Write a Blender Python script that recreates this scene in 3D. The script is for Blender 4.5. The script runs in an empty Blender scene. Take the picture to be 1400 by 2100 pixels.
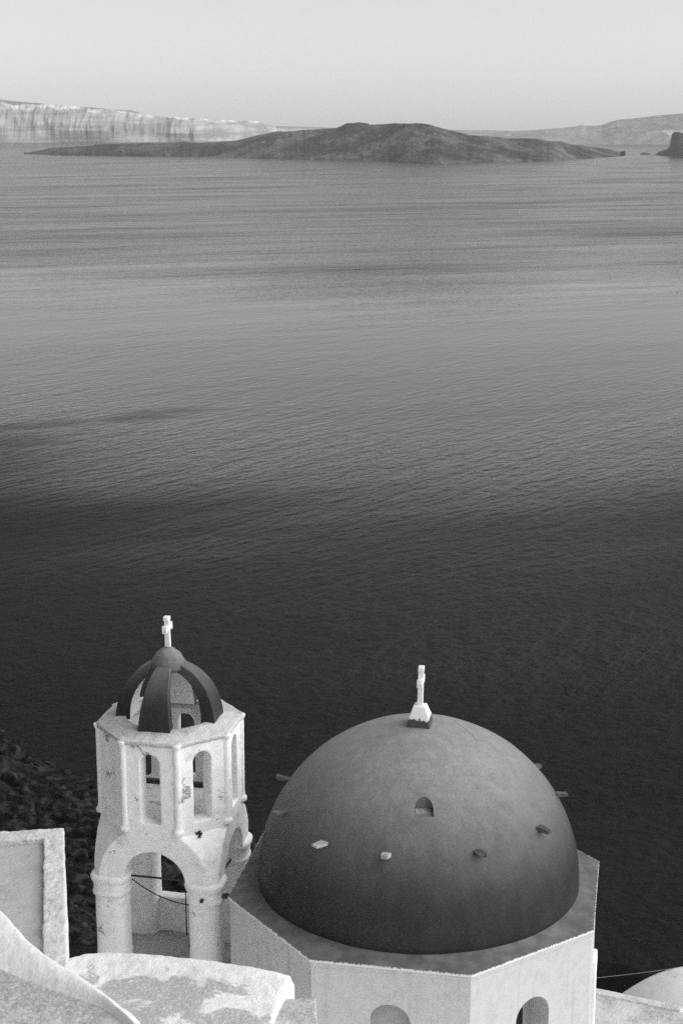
import bpy, bmesh, math, random
from mathutils import Vector, Matrix, noise as mnoise
from math import sin, cos, pi, radians, tan, atan2, sqrt, hypot

S = bpy.context.scene
COL = S.collection
R = radians
random.seed(7)

# ------------------------------------------------------------------ camera
CAMZ = 130.0
PITCH = R(13.672)
FPX = 3288.0                                   # focal length in pixels of the 1400x2100 picture
cam_d = bpy.data.cameras.new("camera")
cam = bpy.data.objects.new("camera", cam_d)
COL.objects.link(cam)
cam.location = (0, 0, CAMZ)
cam.rotation_euler = (pi / 2 - PITCH, 0, 0)
cam_d.sensor_fit = 'VERTICAL'
cam_d.sensor_height = 36.0
cam_d.lens = FPX / 2100 * 36.0
cam_d.clip_start = 0.5
cam_d.clip_end = 80000
S.camera = cam

# ------------------------------------------------------------------ sky, sun, exposure
SUN_AZ = R(-6)         # direction of the glow, counter-clockwise from +X (+Y is the view direction)
SUN_EL = R(36)
sun_dir = Vector((cos(SUN_AZ) * cos(SUN_EL), sin(SUN_AZ) * cos(SUN_EL), sin(SUN_EL)))
W = bpy.data.worlds.new("World")
S.world = W
W.use_nodes = True
wn, wl = W.node_tree.nodes, W.node_tree.links
wn.clear()
sky = wn.new('ShaderNodeTexSky')
sky.sky_type = 'NISHITA'
sky.sun_disc = False
sky.sun_elevation = SUN_EL
sky.sun_rotation = pi / 2 - SUN_AZ
sky.altitude = 130
sky.air_density = 1.2
sky.dust_density = 0.4
sky.ozone_density = 1.0
bw = wn.new('ShaderNodeRGBToBW')
bg = wn.new('ShaderNodeBackground')
bg.inputs['Strength'].default_value = 0.051
wo = wn.new('ShaderNodeOutputWorld')
wl.new(sky.outputs[0], bw.inputs[0]); wl.new(bw.outputs[0], bg.inputs['Color']); wl.new(bg.outputs[0], wo.inputs['Surface'])

sun_l = bpy.data.lights.new("sun", 'SUN')
sun_l.energy = 1.5
sun_l.angle = R(88)
sun_l.color = (1, 1, 1)                        # the photograph is black and white
sun = bpy.data.objects.new("sun", sun_l)
COL.objects.link(sun)
sun.rotation_euler = sun_dir.to_track_quat('Z', 'Y').to_euler()
sun.location = (0, 0, 400)

S.view_settings.view_transform = 'Standard'
S.view_settings.look = 'None'
S.view_settings.exposure = 1.38
S.view_settings.gamma = 1.0
S.cycles.use_denoising = False
S.cycles.use_adaptive_sampling = False
S.cycles.volume_bounces = 1
S.cycles.max_bounces = 8

# ------------------------------------------------------------------ picture <-> world
_FW = Vector((0, cos(PITCH), -sin(PITCH)))
_UP = Vector((0, sin(PITCH), cos(PITCH)))
def ray(x, y):
    return _FW + Vector((1, 0, 0)) * ((x - 700) / FPX) + _UP * ((1050 - y) / FPX)
def at_y(x, y, Y):
    d = ray(x, y); return d * (Y / d.y) + Vector((0, 0, CAMZ))
def at_z(x, y, Z):
    d = ray(x, y); return d * ((Z - CAMZ) / d.z) + Vector((0, 0, CAMZ))

def lerp_tab(tab, x):
    if x <= tab[0][0]: return tab[0][1]
    for (a, fa), (b, fb) in zip(tab, tab[1:]):
        if x <= b:
            return fa + (fb - fa) * (x - a) / (b - a)
    return tab[-1][1]

def fbm(x, y, z=0.0, oct=4):
    s = 0; a = 1; f = 1; n = 0
    for _ in range(oct):
        s += a * mnoise.noise((x * f, y * f, z * f + 7.3 * f)); n += a
        a *= .5; f *= 2.03
    return s / n

# ------------------------------------------------------------------ material helper
class NT:
    def __init__(self, name):
        self.m = bpy.data.materials.new(name)
        self.m.use_nodes = True
        self.n = self.m.node_tree.nodes; self.l = self.m.node_tree.links
        self.n.clear()
        self.out = self.n.new('ShaderNodeOutputMaterial')
        self.bsdf = self.n.new('ShaderNodeBsdfPrincipled')
        self.l.new(self.bsdf.outputs[0], self.out.inputs['Surface'])
        self.geo = self.n.new('ShaderNodeNewGeometry')
        self.tc = self.n.new('ShaderNodeTexCoord')
    def put(self, sock, v):
        if isinstance(v, bpy.types.NodeSocket): self.l.new(v, sock)
        elif isinstance(v, (int, float)) and sock.type == 'RGBA': sock.default_value = (v, v, v, 1)
        else: sock.default_value = v
    @property
    def pos(self): return self.geo.outputs['Position']
    @property
    def obj(self): return self.tc.outputs['Object']
    def map(self, vec, rot=(0, 0, 0), scale=(1, 1, 1), loc=(0, 0, 0)):
        n = self.n.new('ShaderNodeMapping')
        self.l.new(vec, n.inputs[0])
        n.inputs['Location'].default_value = loc
        n.inputs['Rotation'].default_value = rot
        n.inputs['Scale'].default_value = scale
        return n.outputs[0]
    def noise(self, vec, scale, detail=4, rough=.55, dist=0.0):
        n = self.n.new('ShaderNodeTexNoise')
        self.l.new(vec, n.inputs['Vector'])
        n.inputs['Scale'].default_value = scale; n.inputs['Detail'].default_value = detail
        n.inputs['Roughness'].default_value = rough; n.inputs['Distortion'].default_value = dist
        return n.outputs['Fac']
    def step(self, fac, a, b, lo=0.0, hi=1.0):
        n = self.n.new('ShaderNodeMapRange'); n.interpolation_type = 'SMOOTHSTEP'
        self.put(n.inputs['Value'], fac)
        n.inputs['From Min'].default_value = a; n.inputs['From Max'].default_value = b
        n.inputs['To Min'].default_value = lo; n.inputs['To Max'].default_value = hi
        return n.outputs[0]
    def lin(self, fac, a, b, lo=0.0, hi=1.0):
        n = self.n.new('ShaderNodeMapRange')
        self.put(n.inputs['Value'], fac)
        n.inputs['From Min'].default_value = a; n.inputs['From Max'].default_value = b
        n.inputs['To Min'].default_value = lo; n.inputs['To Max'].default_value = hi
        return n.outputs[0]
    def math(self, op, a, b=0.0):
        n = self.n.new('ShaderNodeMath'); n.operation = op
        self.put(n.inputs[0], a); self.put(n.inputs[1], b)
        return n.outputs[0]
    def mix(self, fac, a, b):
        n = self.n.new('ShaderNodeMix'); n.data_type = 'FLOAT'
        self.put(n.inputs[0], fac); self.put(n.inputs[2], a); self.put(n.inputs[3], b)
        return n.outputs[0]
    def sep(self, vec):
        n = self.n.new('ShaderNodeSeparateXYZ'); self.l.new(vec, n.inputs[0]); return n.outputs
    def attr(self, name):
        n = self.n.new('ShaderNodeAttribute'); n.attribute_name = name; return n.outputs['Fac']
    def bump(self, h, strength=1.0, dist=.02, normal=None):
        n = self.n.new('ShaderNodeBump')
        self.put(n.inputs['Strength'], strength); self.put(n.inputs['Distance'], dist)
        self.l.new(h, n.inputs['Height'])
        if normal is not None: self.l.new(normal, n.inputs['Normal'])
        return n.outputs[0]
    def set(self, col=None, rough=None, normal=None, spec=None, **k):
        b = self.bsdf.inputs
        if col is not None: self.put(b['Base Color'], col)
        if rough is not None: self.put(b['Roughness'], rough)
        if normal is not None: self.l.new(normal, b['Normal'])
        if spec is not None: self.put(b['Specular IOR Level'], spec)
        for kk, v in k.items(): self.put(b[kk], v)
        return self.m

def plaster(name, base=.78, stain=.35, stain_lo=.56, stain_hi=.70, scale=1.3, fine=.5, speck=.35, streaks=0.0,
            flakes=0.0, bump=.6, bdist=.02, up=False):
    """whitewashed lime plaster with weather stains"""
    t = NT(name)
    p = t.pos
    big = t.noise(p, scale, 6, .62)
    m1 = t.step(big, stain_lo, stain_hi)
    fn = t.noise(p, 22, 5, .7)
    m1 = t.math('MULTIPLY', m1, t.step(fn, .30, .62))
    mott = t.noise(p, 5.5, 6, .65)
    c = t.mix(t.step(mott, .35, .75), base, base * .88)
    c = t.mix(t.math('MULTIPLY', m1, fine), c, stain)
    sp = t.step(t.noise(p, 38, 4, .75), .66, .76)
    c = t.mix(t.math('MULTIPLY', sp, t.math('MULTIPLY', t.step(t.noise(p, 2.2, 4), .45, .65), speck)), c, stain * .6)
    if streaks:
        s = t.noise(t.map(p, scale=(9, 9, .35)), 1.0, 5, .7)
        sm = t.math('MULTIPLY', t.step(s, .52, .78), t.step(t.noise(p, .9, 3), .3, .6))
        c = t.mix(t.math('MULTIPLY', sm, streaks), c, stain * .9)
    if flakes:
        fl = t.step(t.noise(p, 2.6, 6, .66, .3), .62, .64)
        fl = t.math('MULTIPLY', fl, t.step(t.noise(p, 24, 3, .6), .35, .5))
        c = t.mix(t.math('MULTIPLY', fl, flakes), c, stain * .8)
    h = t.math('ADD', t.math('MULTIPLY', t.noise(p, 7, 6, .6), 1.0), t.math('MULTIPLY', fn, .45))
    return t.set(col=c, rough=.9, normal=t.bump(h, bump, bdist), spec=.15)

# ------------------------------------------------------------------ mesh helpers
def add_obj(name, me, mat=None, parent=None, smooth=True, label=None, cat=None, group=None, kind=None):
    o = bpy.data.objects.new(name, me)
    COL.objects.link(o)
    if mat is not None and not me.materials: me.materials.append(mat)
    if smooth:
        for p in me.polygons: p.use_smooth = True
    if parent is not None: o.parent = parent
    return tag(o, label, cat, group, kind)
def tag(o, label=None, cat=None, group=None, kind=None):
    if label: o['label'] = label
    if cat: o['category'] = cat
    if group: o['group'] = group
    if kind: o['kind'] = kind
    return o
def empty(name, loc, rz=0, label=None, cat=None, group=None):
    o = bpy.data.objects.new(name, None); COL.objects.link(o)
    o.location = loc; o.rotation_euler = (0, 0, rz); o.empty_display_size = .3
    return tag(o, label, cat, group)
def mesh_pf(name, vs, fs):
    me = bpy.data.meshes.new(name)
    me.from_pydata([tuple(v) for v in vs], [], fs)
    me.validate(); me.update()
    return me
def bm_mesh(bm, name, recalc=True):
    if recalc: bmesh.ops.recalc_face_normals(bm, faces=bm.faces)
    me = bpy.data.meshes.new(name); bm.to_mesh(me); bm.free(); return me
def prism(poly, z0, z1, bm=None):
    """solid from a plan polygon"""
    bm = bm or bmesh.new()
    a = [bm.verts.new((x, y, z0)) for x, y in poly]
    b = [bm.verts.new((x, y, z1)) for x, y in poly]
    n = len(poly)
    bm.faces.new(a[::-1]); bm.faces.new(b)
    for i in range(n): bm.faces.new((a[i], a[(i + 1) % n], b[(i + 1) % n], b[i]))
    return bm
def loft(rings, bm=None, cap=True):
    bm = bm or bmesh.new()
    rs = [[bm.verts.new(v) for v in r] for r in rings]
    n = len(rs[0])
    for a, b in zip(rs, rs[1:]):
        for i in range(n): bm.faces.new((a[i], a[(i + 1) % n], b[(i + 1) % n], b[i]))
    if cap: bm.faces.new(rs[0][::-1]); bm.faces.new(rs[-1])
    return bm
def box(x0, x1, y0, y1, z0, z1, bm=None):
    return prism([(x0, y0), (x1, y0), (x1, y1), (x0, y1)], z0, z1, bm)
def ngon(r, n, rot=0, cx=0, cy=0):
    return [(cx + r * cos(rot + 2 * pi * k / n), cy + r * sin(rot + 2 * pi * k / n)) for k in range(n)]
def lathe(prof, n=32, bm=None, cx=0, cy=0):
    return loft([[(cx + r * cos(2 * pi * k / n), cy + r * sin(2 * pi * k / n), z) for k in range(n)] for r, z in prof], bm)
def tube(pts, r, n=8, bm=None):
    bm = bm or bmesh.new()
    pts = [Vector(p) for p in pts]
    rings = []
    for i, p in enumerate(pts):
        d = (pts[min(i + 1, len(pts) - 1)] - pts[max(i - 1, 0)]).normalized()
        a = d.orthogonal().normalized()
        if i and rings:
            a = (prev - d * prev.dot(d)).normalized()
        prev = a
        b = d.cross(a)
        rr = r[i] if isinstance(r, (list, tuple)) else r
        rings.append([p + (a * cos(2 * pi * k / n) + b * sin(2 * pi * k / n)) * rr for k in range(n)])
    return loft(rings, bm)
def arch_prism(w, z0, zs, y0, y1, n=24, rot=0.0, cx=0.0, r=None):
    """prism along local y: width 2w, from z0 to springing zs with a round head; rotated about z"""
    r = r or w
    sec = [(-w, z0), (w, z0)] + [(w * cos(pi * k / n), zs + r * sin(pi * k / n)) for k in range(n + 1)]
    c, s = cos(rot), sin(rot)
    def P(x, y, z): return (x * c - y * s, x * s + y * c, z)
    return loft([[P(x + cx, y0, z) for x, z in sec], [P(x + cx, y1, z) for x, z in sec]])
def evaluated(o):
    dg = bpy.context.evaluated_depsgraph_get(); dg.update()
    me = bpy.data.meshes.new_from_object(o.evaluated_get(dg), depsgraph=dg)
    return me
def cut(me, cutters, op='DIFFERENCE'):
    """boolean of meshes, result a new mesh"""
    for cbm in cutters:
        cm = bm_mesh(cbm, 'tmp') if isinstance(cbm, bmesh.types.BMesh) else cbm
        a = bpy.data.objects.new('tmp_a', me); b = bpy.data.objects.new('tmp_b', cm)
        COL.objects.link(a); COL.objects.link(b)
        md = a.modifiers.new('b', 'BOOLEAN'); md.operation = op; md.object = b; md.solver = 'EXACT'
        me2 = evaluated(a)
        bpy.data.objects.remove(a); bpy.data.objects.remove(b)
        me = me2
    return me
def soften(me, voxel=.025, it=3, amp=0.0, freq=3.0, fac=.5, seed=0.0):
    """hand-trowelled look: rounded arrises and an uneven surface"""
    a = bpy.data.objects.new('tmp_s', me); COL.objects.link(a)
    md = a.modifiers.new('r', 'REMESH'); md.mode = 'VOXEL'; md.voxel_size = voxel
    if it:
        sm = a.modifiers.new('s', 'SMOOTH'); sm.factor = fac; sm.iterations = it
    me2 = evaluated(a)
    bpy.data.objects.remove(a)
    if amp:
        nn = [v.normal.copy() for v in me2.vertices]
        for v, n in zip(me2.vertices, nn):
            p = v.co * freq
            d = mnoise.noise((p.x + seed, p.y, p.z)) + .5 * mnoise.noise((p.x * 2.7, p.y * 2.7 + seed, p.z * 2.7))
            v.co += n * d * amp
    me2.materials.clear()
    return me2

# ------------------------------------------------------------------ materials
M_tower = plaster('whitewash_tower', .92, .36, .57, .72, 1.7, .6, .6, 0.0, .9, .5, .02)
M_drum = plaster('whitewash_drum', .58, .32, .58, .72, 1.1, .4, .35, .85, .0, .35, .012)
M_roof = plaster('weathered_roof_plaster', .62, .30, .44, .56, 1.0, .8, .8, 0.0, 0.0, 1.0, .04)
M_curb = plaster('whitewash_curb', .64, .32, .50, .66, 1.5, .6, .9, 0.0, 0.0, 1.0, .045)
M_bounce = plaster('bounce_white', .88, .6, .62, .8, 1.0, .3, .1)
M_smooth = plaster('whitewash_smooth', .78, .42, .58, .74, 1.8, .45, .3, 0.0, 0.0, .8, .03)
def vault_mat():
    """old lime wash: clean along the rim, worn to grey cement in patches inside it"""
    t = NT('worn_vault_plaster'); p = t.pos
    wr = t.attr('wear')
    big = t.math('ADD', t.noise(p, 1.5, 7, .64, .4), t.lin(wr, 0, 1, -.16, .06))
    fn = t.noise(p, 26, 5, .75)
    m1 = t.math('MULTIPLY', t.step(big, .46, .53), t.step(fn, .22, .55))
    c = t.mix(t.step(t.noise(p, 5, 5, .6), .35, .7), .84, .70)
    c = t.mix(t.math('MULTIPLY', m1, .85), c, .36)
    sp = t.math('MULTIPLY', t.step(t.noise(p, 34, 4, .75), .58, .70), t.step(t.noise(p, 2.6, 5), .42, .6))
    c = t.mix(t.math('MULTIPLY', sp, .7), c, .20)
    h = t.math('ADD', t.noise(p, 7, 6, .65), t.math('MULTIPLY', fn, .5))
    return t.set(col=c, rough=.92, normal=t.bump(h, 1.0, .035), spec=.12)
M_floor = plaster('dusty_floor_plaster', .46, .25, .45, .62, 1.4, .6, .4, 0.0, 0.0, .6, .02)

def dome_paint(name, z0, z1, base=.034, crown_light=.32):
    """dark paint, its light top and dark base painted into the colour by height"""
    t = NT(name)
    p = t.obj
    mott = t.noise(p, 2.2, 7, .62)
    c = t.mix(t.step(mott, .35, .70), base * .9, base * 1.11)
    run = t.lin(t.noise(t.map(p, scale=(5, 5, .55)), 1.0, 5, .65), .3, .7, .87, 1.13)     # rain streaks
    fine = t.noise(p, 26, 4, .7)
    c = t.math('MULTIPLY', c, t.lin(fine, .3, .7, .86, 1.14))
    # faded crown with its top lighting painted in by height, barely broken by noise
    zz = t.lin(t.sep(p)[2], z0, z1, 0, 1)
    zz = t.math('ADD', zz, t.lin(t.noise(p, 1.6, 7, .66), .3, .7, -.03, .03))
    crown_mask = t.math('MULTIPLY', t.step(zz, .2, 1.3), t.lin(fine, .3, .7, .75, 1.15))
    c = t.mix(crown_mask, c, crown_light)
    sp = t.step(t.noise(p, 30, 3, .6), .735, .76)
    sp = t.math('MULTIPLY', sp, t.step(t.noise(p, 1.6, 3), .5, .62))
    c = t.mix(sp, c, .02)
    c = t.math('MULTIPLY', c, t.math('MULTIPLY', run, t.lin(t.noise(p, 5.5, 6, .7), .3, .7, .94, 1.06)))
    h = t.math('ADD', t.noise(p, 4, 5, .6), t.math('MULTIPLY', fine, .35))
    return t.set(col=c, rough=t.lin(mott, .3, .7, .44, .54), normal=t.bump(h, .8, .02), spec=.15)
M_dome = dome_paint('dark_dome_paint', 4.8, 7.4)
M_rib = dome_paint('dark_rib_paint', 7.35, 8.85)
def ledge_paint():
    t = NT('dark_ledge_paint')
    p = t.pos
    c = t.mix(t.step(t.noise(p, 3.2, 6, .65), .35, .7), .10, .17)
    c = t.mix(t.math('MULTIPLY', t.step(t.noise(p, 16, 4, .7), .6, .75), .5), c, .2)
    e = t.attr('edge')
    w = t.step(t.math('ADD', e, t.lin(t.noise(t.map(p, scale=(26, 26, 3)), 1.0, 4, .7), .3, .7, -.16, .16)), .95, 1.02)
    c = t.mix(w, c, .72)
    return t.set(col=c, rough=.8, normal=t.bump(t.noise(p, 14, 5, .6), .4, .012), spec=.3)
M_ledge = ledge_paint()
def simple(name, v, rough=.7, nscale=12, var=.25, metal=0.0, bump=.3, spec=.5):
    t = NT(name)
    n = t.noise(t.obj, nscale, 5, .65)
    return t.set(col=t.lin(n, .3, .7, v * (1 - var), v * (1 + var)), rough=rough, normal=t.bump(n, bump, .01), spec=spec, Metallic=metal)
M_iron = simple('rusty_iron', .035, .7, 20, .4)
M_dark = simple('dark_opening', .012, .9, 6, .2)
M_cross = simple('white_painted_cross', .8, .6, 14, .07)
M_stone = simple('grey_step_stone', .11, .9, 9, .5, bump=.8)
M_stone_pale = simple('pale_step_stone', .38, .9, 9, .4, bump=.8)
M_stone_shaded = simple('shaded_step_stone', .07, .9, 9, .5, bump=.8)  # shade on the stones' near sides, put into a darker colour
M_bell = simple('dull_bronze', .06, .45, 8, .3, metal=.6)
M_cable = simple('cable', .10, .6)
M_boat = simple('white_boat_paint', .45, .4, 1, .03)
M_greyrecess = plaster('recess_plaster', .42, .30, .5, .7, 1.5, .4, .3, .3)

# ------------------------------------------------------------------ church: drum, ledge, dome
CH = Vector((1.378, 26.56, 116.73))
church = empty('domed_church', (CH.x, CH.y, 112.0), R(-10.78),
               'white octagonal church with a big dark dome studded with stones under a pale cross', 'church')
ZL = CH.z - 112.0                                  # ledge level in local height
RO = 3.45
OCT = [(R(22.5 + 45 * k)) for k in range(8)]
def octv(r): return [(r * cos(a), r * sin(a)) for a in OCT]

drum = bm_mesh(prism(octv(RO - .035), -1.5, ZL - .03), 'drum_wall')
AP = (RO - .035) * cos(R(22.5))
# arched niches in the two front faces; local -y is the front face, -45deg the right front one
cutters = [arch_prism(.34, ZL - 2.6, ZL - 1.03, -AP - .3, -AP + .22, cx=0.0),
           arch_prism(.36, ZL - 2.6, ZL - 1.22, -AP - .3, -AP + .52, rot=R(45), cx=0.03)]
drum = cut(drum, cutters)
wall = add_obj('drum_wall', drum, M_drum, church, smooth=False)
# slim cornice line just under the ledge
bm = loft([[(x, y, ZL - .13) for x, y in octv(RO - .034)], [(x, y, ZL - .115) for x, y in octv(RO - .018)],
           [(x, y, ZL - .032) for x, y in octv(RO - .014)]], cap=True)
add_obj('cornice', bm_mesh(bm, 'cornice'), M_drum, church, smooth=False)
# niche backs
wa = empty  # (kept short)
win = add_obj('window_niche', bm_mesh(arch_prism(.335, ZL - 2.6, ZL - 1.03, -AP + .19, -AP + .215, cx=0.0), 'window_niche'), M_greyrecess, church, smooth=False)
win2 = add_obj('window_niche', bm_mesh(arch_prism(.355, ZL - 2.6, ZL - 1.22, -AP + .49, -AP + .515, rot=R(45), cx=0.03), 'window_niche'), M_greyrecess, church, smooth=False)
add_obj('pane', bm_mesh(arch_prism(.2, ZL - 2.5, ZL - 1.41, -AP + .46, -AP + .492, rot=R(45), cx=0.02), 'pane'), M_dark, win2, smooth=False)
# buttress on the right face
add_obj('buttress', soften(bm_mesh(box(AP - .2, AP + .07, .75, 1.28, -1.5, ZL - 1.75), 'b'), .03, 2, .006), M_tower, church)

# ledge (sloping painted skirt between the dome and the octagon)
N = 400
vs, fs, ed = [], [], []
def oct_r(a, r):
    k = (a - R(22.5)) % (pi / 4)
    return r * cos(pi / 8) / cos(k - pi / 8)
NR = 10
for j in range(NR + 1):
    s = j / NR
    for i in range(N):
        a = 2 * pi * i / N + R(22.5)
        r0 = 2.80; r1 = oct_r(a, RO)
        r = r0 + (r1 - r0) * s
        z = ZL + .11 * (1 - s) ** 1.3 + .006 * fbm(r * cos(a) * 2, r * sin(a) * 2, 3)
        if s == 1: r += .003 * mnoise.noise((a * 30, 2, 3)); z -= .004
        vs.append((r * cos(a), r * sin(a), z)); ed.append(max(0, 1 - (r1 - r) / .16))
for j in range(1):
    for i in range(N):
        a = 2 * pi * i / N + R(22.5)
        r = oct_r(a, RO) + .004 * mnoise.noise((a * 55, 9, 3))
        vs.append((r * cos(a), r * sin(a), ZL - .045 + .003 * mnoise.noise((a * 60, 5, 1)))); ed.append(1.25)
for j in range(NR + 1):
    for i in range(N):
        k = (i + 1) % N
        fs.append((j * N + i, (j + 1) * N + i, (j + 1) * N + k, j * N + k))
me = mesh_pf('ledge', vs, fs)
at = me.attributes.new('edge', 'FLOAT', 'POINT')
at.data.foreach_set('value', ed)
add_obj('ledge', me, M_ledge, church, smooth=False)

# dome
RD, HD, ZD = 2.88, 2.88, ZL + .09
prof = [(RD * .985, ZD - .06), (RD, ZD)]
for k in range(1, 49):
    a = pi / 2 * k / 48
    prof.append((max(RD * cos(a), .0005), ZD + HD * sin(a)))
bm = lathe(prof, 144)
for v in bm.verts:
    d = Vector((v.co.x, v.co.y, (v.co.z - ZD))).normalized()
    v.co += d * (.018 * fbm(d.x * 2.2, d.y * 2.2, d.z * 2.2, 3))
dome_me = bm_mesh(bm, 'dome')
def dome_hit(px, py):
    """local point of the dome under a picture point"""
    o = Vector((0, 0, CAMZ)); d = ray(px, py).normalized()
    c = Vector((CH.x, CH.y, 112 + ZD))
    L = o - c; b = L.dot(d); q = L.dot(L) - RD * RD
    disc = b * b - q
    t = -b - sqrt(max(disc, 0))
    p = o + d * t - c
    ca, sa = cos(R(10.78)), sin(R(10.78))
    return Vector((p.x * ca - p.y * sa, p.x * sa + p.y * ca, p.z + ZD))
# niche
nh = dome_hit(869, 1655)
na = atan2(nh.y, nh.x)
rr = hypot(nh.x, nh.y)
def niche_prism(w, z0, zs, r0, r1):
    return arch_prism(w, z0, zs, -r1, -r0, rot=na + pi / 2)
dome_me = cut(dome_me, [niche_prism(.155, nh.z - .13, nh.z - .04, rr - .17, rr + .6)])
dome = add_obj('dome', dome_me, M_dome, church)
dome_me.set_sharp_from_angle(angle=R(40))
# chipped pale sill of the niche
t_ = Vector((-sin(na), cos(na), 0)); n_ = Vector((cos(na), sin(na), 0))
bm = bmesh.new()
base = [(-.15, rr - .165), (.15, rr - .165), (.15, rr + .11), (-.15, rr + .11)]
lo = [bm.verts.new(t_ * a + n_ * b + Vector((0, 0, nh.z - .2))) for a, b in base]
hi = [bm.verts.new(t_ * a + n_ * b + Vector((0, 0, nh.z - .135 + (.05 if b < rr else -.035)))) for a, b in base]
bm.faces.new(lo[::-1]); bm.faces.new(hi)
for i in range(4): bm.faces.new((lo[i], lo[(i + 1) % 4], hi[(i + 1) % 4], hi[i]))
add_obj('niche_sill', soften(bm_mesh(bm, 'niche_sill'), .012, 2, .004, 9), simple('chipped_sill', .30, .9, 16, .5), dome)

# step stones
def stone(az, zl, L, w, h, seed, tilt=0.0, mat=None):
    rng = random.Random(seed)
    el = (zl - ZD) / HD
    rs = RD * sqrt(max(0, 1 - el * el))
    bm = bmesh.new()
    bmesh.ops.create_cube(bm, size=1)
    bmesh.ops.subdivide_edges(bm, edges=bm.edges[:], cuts=3, use_grid_fill=True)
    for v in bm.verts:
        k = 1 - .35 * max(0, v.co.x + .1)
        v.co = Vector((v.co.x * (L + .16), v.co.y * w * k, v.co.z * h * k))
        v.co += Vector((fbm(v.co.x * 7 + seed, v.co.y * 7, v.co.z * 7, 2), fbm(v.co.x * 7, v.co.y * 7 + seed, 5, 2), fbm(v.co.x * 7, 3, v.co.z * 7 + seed, 2))) * .045
    bmesh.ops.bevel(bm, geom=bm.edges[:], offset=.004, segments=1, affect='EDGES')
    bm.transform(Matrix.Translation((rs + (L - .16) / 2, 0, zl)) @ Matrix.Rotation(-tilt, 4, 'Y'))
    bm.transform(Matrix.Rotation(az, 4, 'Z'))
    return add_obj('step_stone', bm_mesh(bm, 'step_stone'), mat or M_stone, dome, smooth=False)
fronts = [(664, 1727), (793, 1752), (980, 1748), (1105, 1700), (587, 1664)]
hs = [dome_hit(x, y) for x, y in fronts]
for i, (h, L, w, hh, tl) in enumerate(zip(hs, (.22, .16, .19, .21, .24), (.19, .15, .16, .15, .13), (.065, .08, .075, .07, .065), (0, .15, .1, -.05, -.05))):
    stone(atan2(h.y, h.x), h.z, L, w, hh, 11 + i, tl, M_stone_pale if i < 2 else M_stone_shaded if i < 4 else M_stone)
zst = sum(h.z for h in hs) / len(hs)
for i, (azw, z_) in enumerate(((R(164), 6.38), (R(0), 6.36), (R(27), 6.42))):
    stone(azw + R(10.78), z_, (.24, .22, .18)[i], (.12, .12, .15)[i], .07, 31 + i, .05)
# hairline crack on the dome
pts = [dome_hit(x, y) for x, y in ((930, 1478), (942, 1487), (955, 1496), (968, 1508), (975, 1517), (992, 1519), (1002, 1522), (1010, 1531), (1020, 1541), (1031, 1543))]
add_obj('crack', bm_mesh(tube(pts, 0.0022, 5), 'crack'), simple('hairline', .10, .9), dome)

def make_cross(parent, h, w, th, arm_rot, z, name='cross', trefoil=True, lean=0.0):
    """upright Greek-style cross; arms run along local y turned by arm_rot"""
    bm = bmesh.new()
    s = h * .15
    zc = h * .62
    prisms = []
    sec = .5 * th
    out = [(-sec * .8, 0), (sec * .8, 0), (sec * .75, zc - sec), (w * .78, zc - sec * .9), (w * .80, zc - sec * 1.5), (w, zc - sec * 1.6),
           (w * 1.08, zc), (w, zc + sec * 1.6), (w * .80, zc + sec * 1.5), (w * .78, zc + sec * .9), (sec * .75, zc + sec), (sec * .8, h - s), (sec * 1.5, h - s * .9), (sec * 1.6, h - s * .2),
           (0.6 * sec, h), (-.6 * sec, h), (-sec * 1.6, h - s * .2), (-sec * 1.5, h - s * .9), (-sec * .8, h - s), (-sec * .75, zc + sec), (-w * .78, zc + sec * .9), (-w * .80, zc + sec * 1.5),
           (-w, zc + sec * 1.6), (-w * 1.08, zc), (-w, zc - sec * 1.6), (-w * .80, zc - sec * 1.5), (-w * .78, zc - sec * .9), (-sec * .75, zc - sec)]
    a = [bm.verts.new((-th / 2, y, zz)) for y, zz in out]; b = [bm.verts.new((th / 2, y, zz)) for y, zz in out]
    bm.faces.new(a[::-1]); bm.faces.new(b)
    n = len(out)
    for i in range(n): bm.faces.new((a[i], a[(i + 1) % n], b[(i + 1) % n], b[i]))
    bmesh.ops.recalc_face_normals(bm, faces=bm.faces)
    bmesh.ops.triangulate(bm, faces=[f for f in bm.faces if len(f.verts) > 4])
    bm.transform(Matrix.Translation((0, 0, z)) @ Matrix.Rotation(lean, 4, 'Y') @ Matrix.Rotation(arm_rot, 4, 'Z'))
    me = bm_mesh(bm, name)
    return add_obj(name, soften(me, .012, 2, .002, 12), M_cross, parent)
# pedestal: white above, flaked dark paint round the foot
ZT = ZD + HD
def pedestal_mat():
    t = NT('pedestal_paint')
    z = t.sep(t.obj)[2]
    nz = t.math('ADD', z, t.lin(t.noise(t.obj, 9, 4, .7), .3, .7, -.035, .035))
    c = t.mix(t.step(nz, ZT + .135, ZT + .145), .07, .78)
    return t.set(col=c, rough=.8, normal=t.bump(t.noise(t.obj, 20, 4), .3, .01), spec=.3)
ped = bm_mesh(loft([[(x, y, ZT - .06) for x, y in ngon(.29, 4, pi / 4)], [(x, y, ZT + .14) for x, y in ngon(.26, 4, pi / 4)],
                    [(x, y, ZT + .36) for x, y in ngon(.15, 4, pi / 4)]]), 'pedestal')
pd = add_obj('pedestal', soften(ped, .014, 2, .004, 8), pedestal_mat(), church)
make_cross(church, .74, .17, .10, 0.0, ZT + .34, lean=.02)

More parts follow.
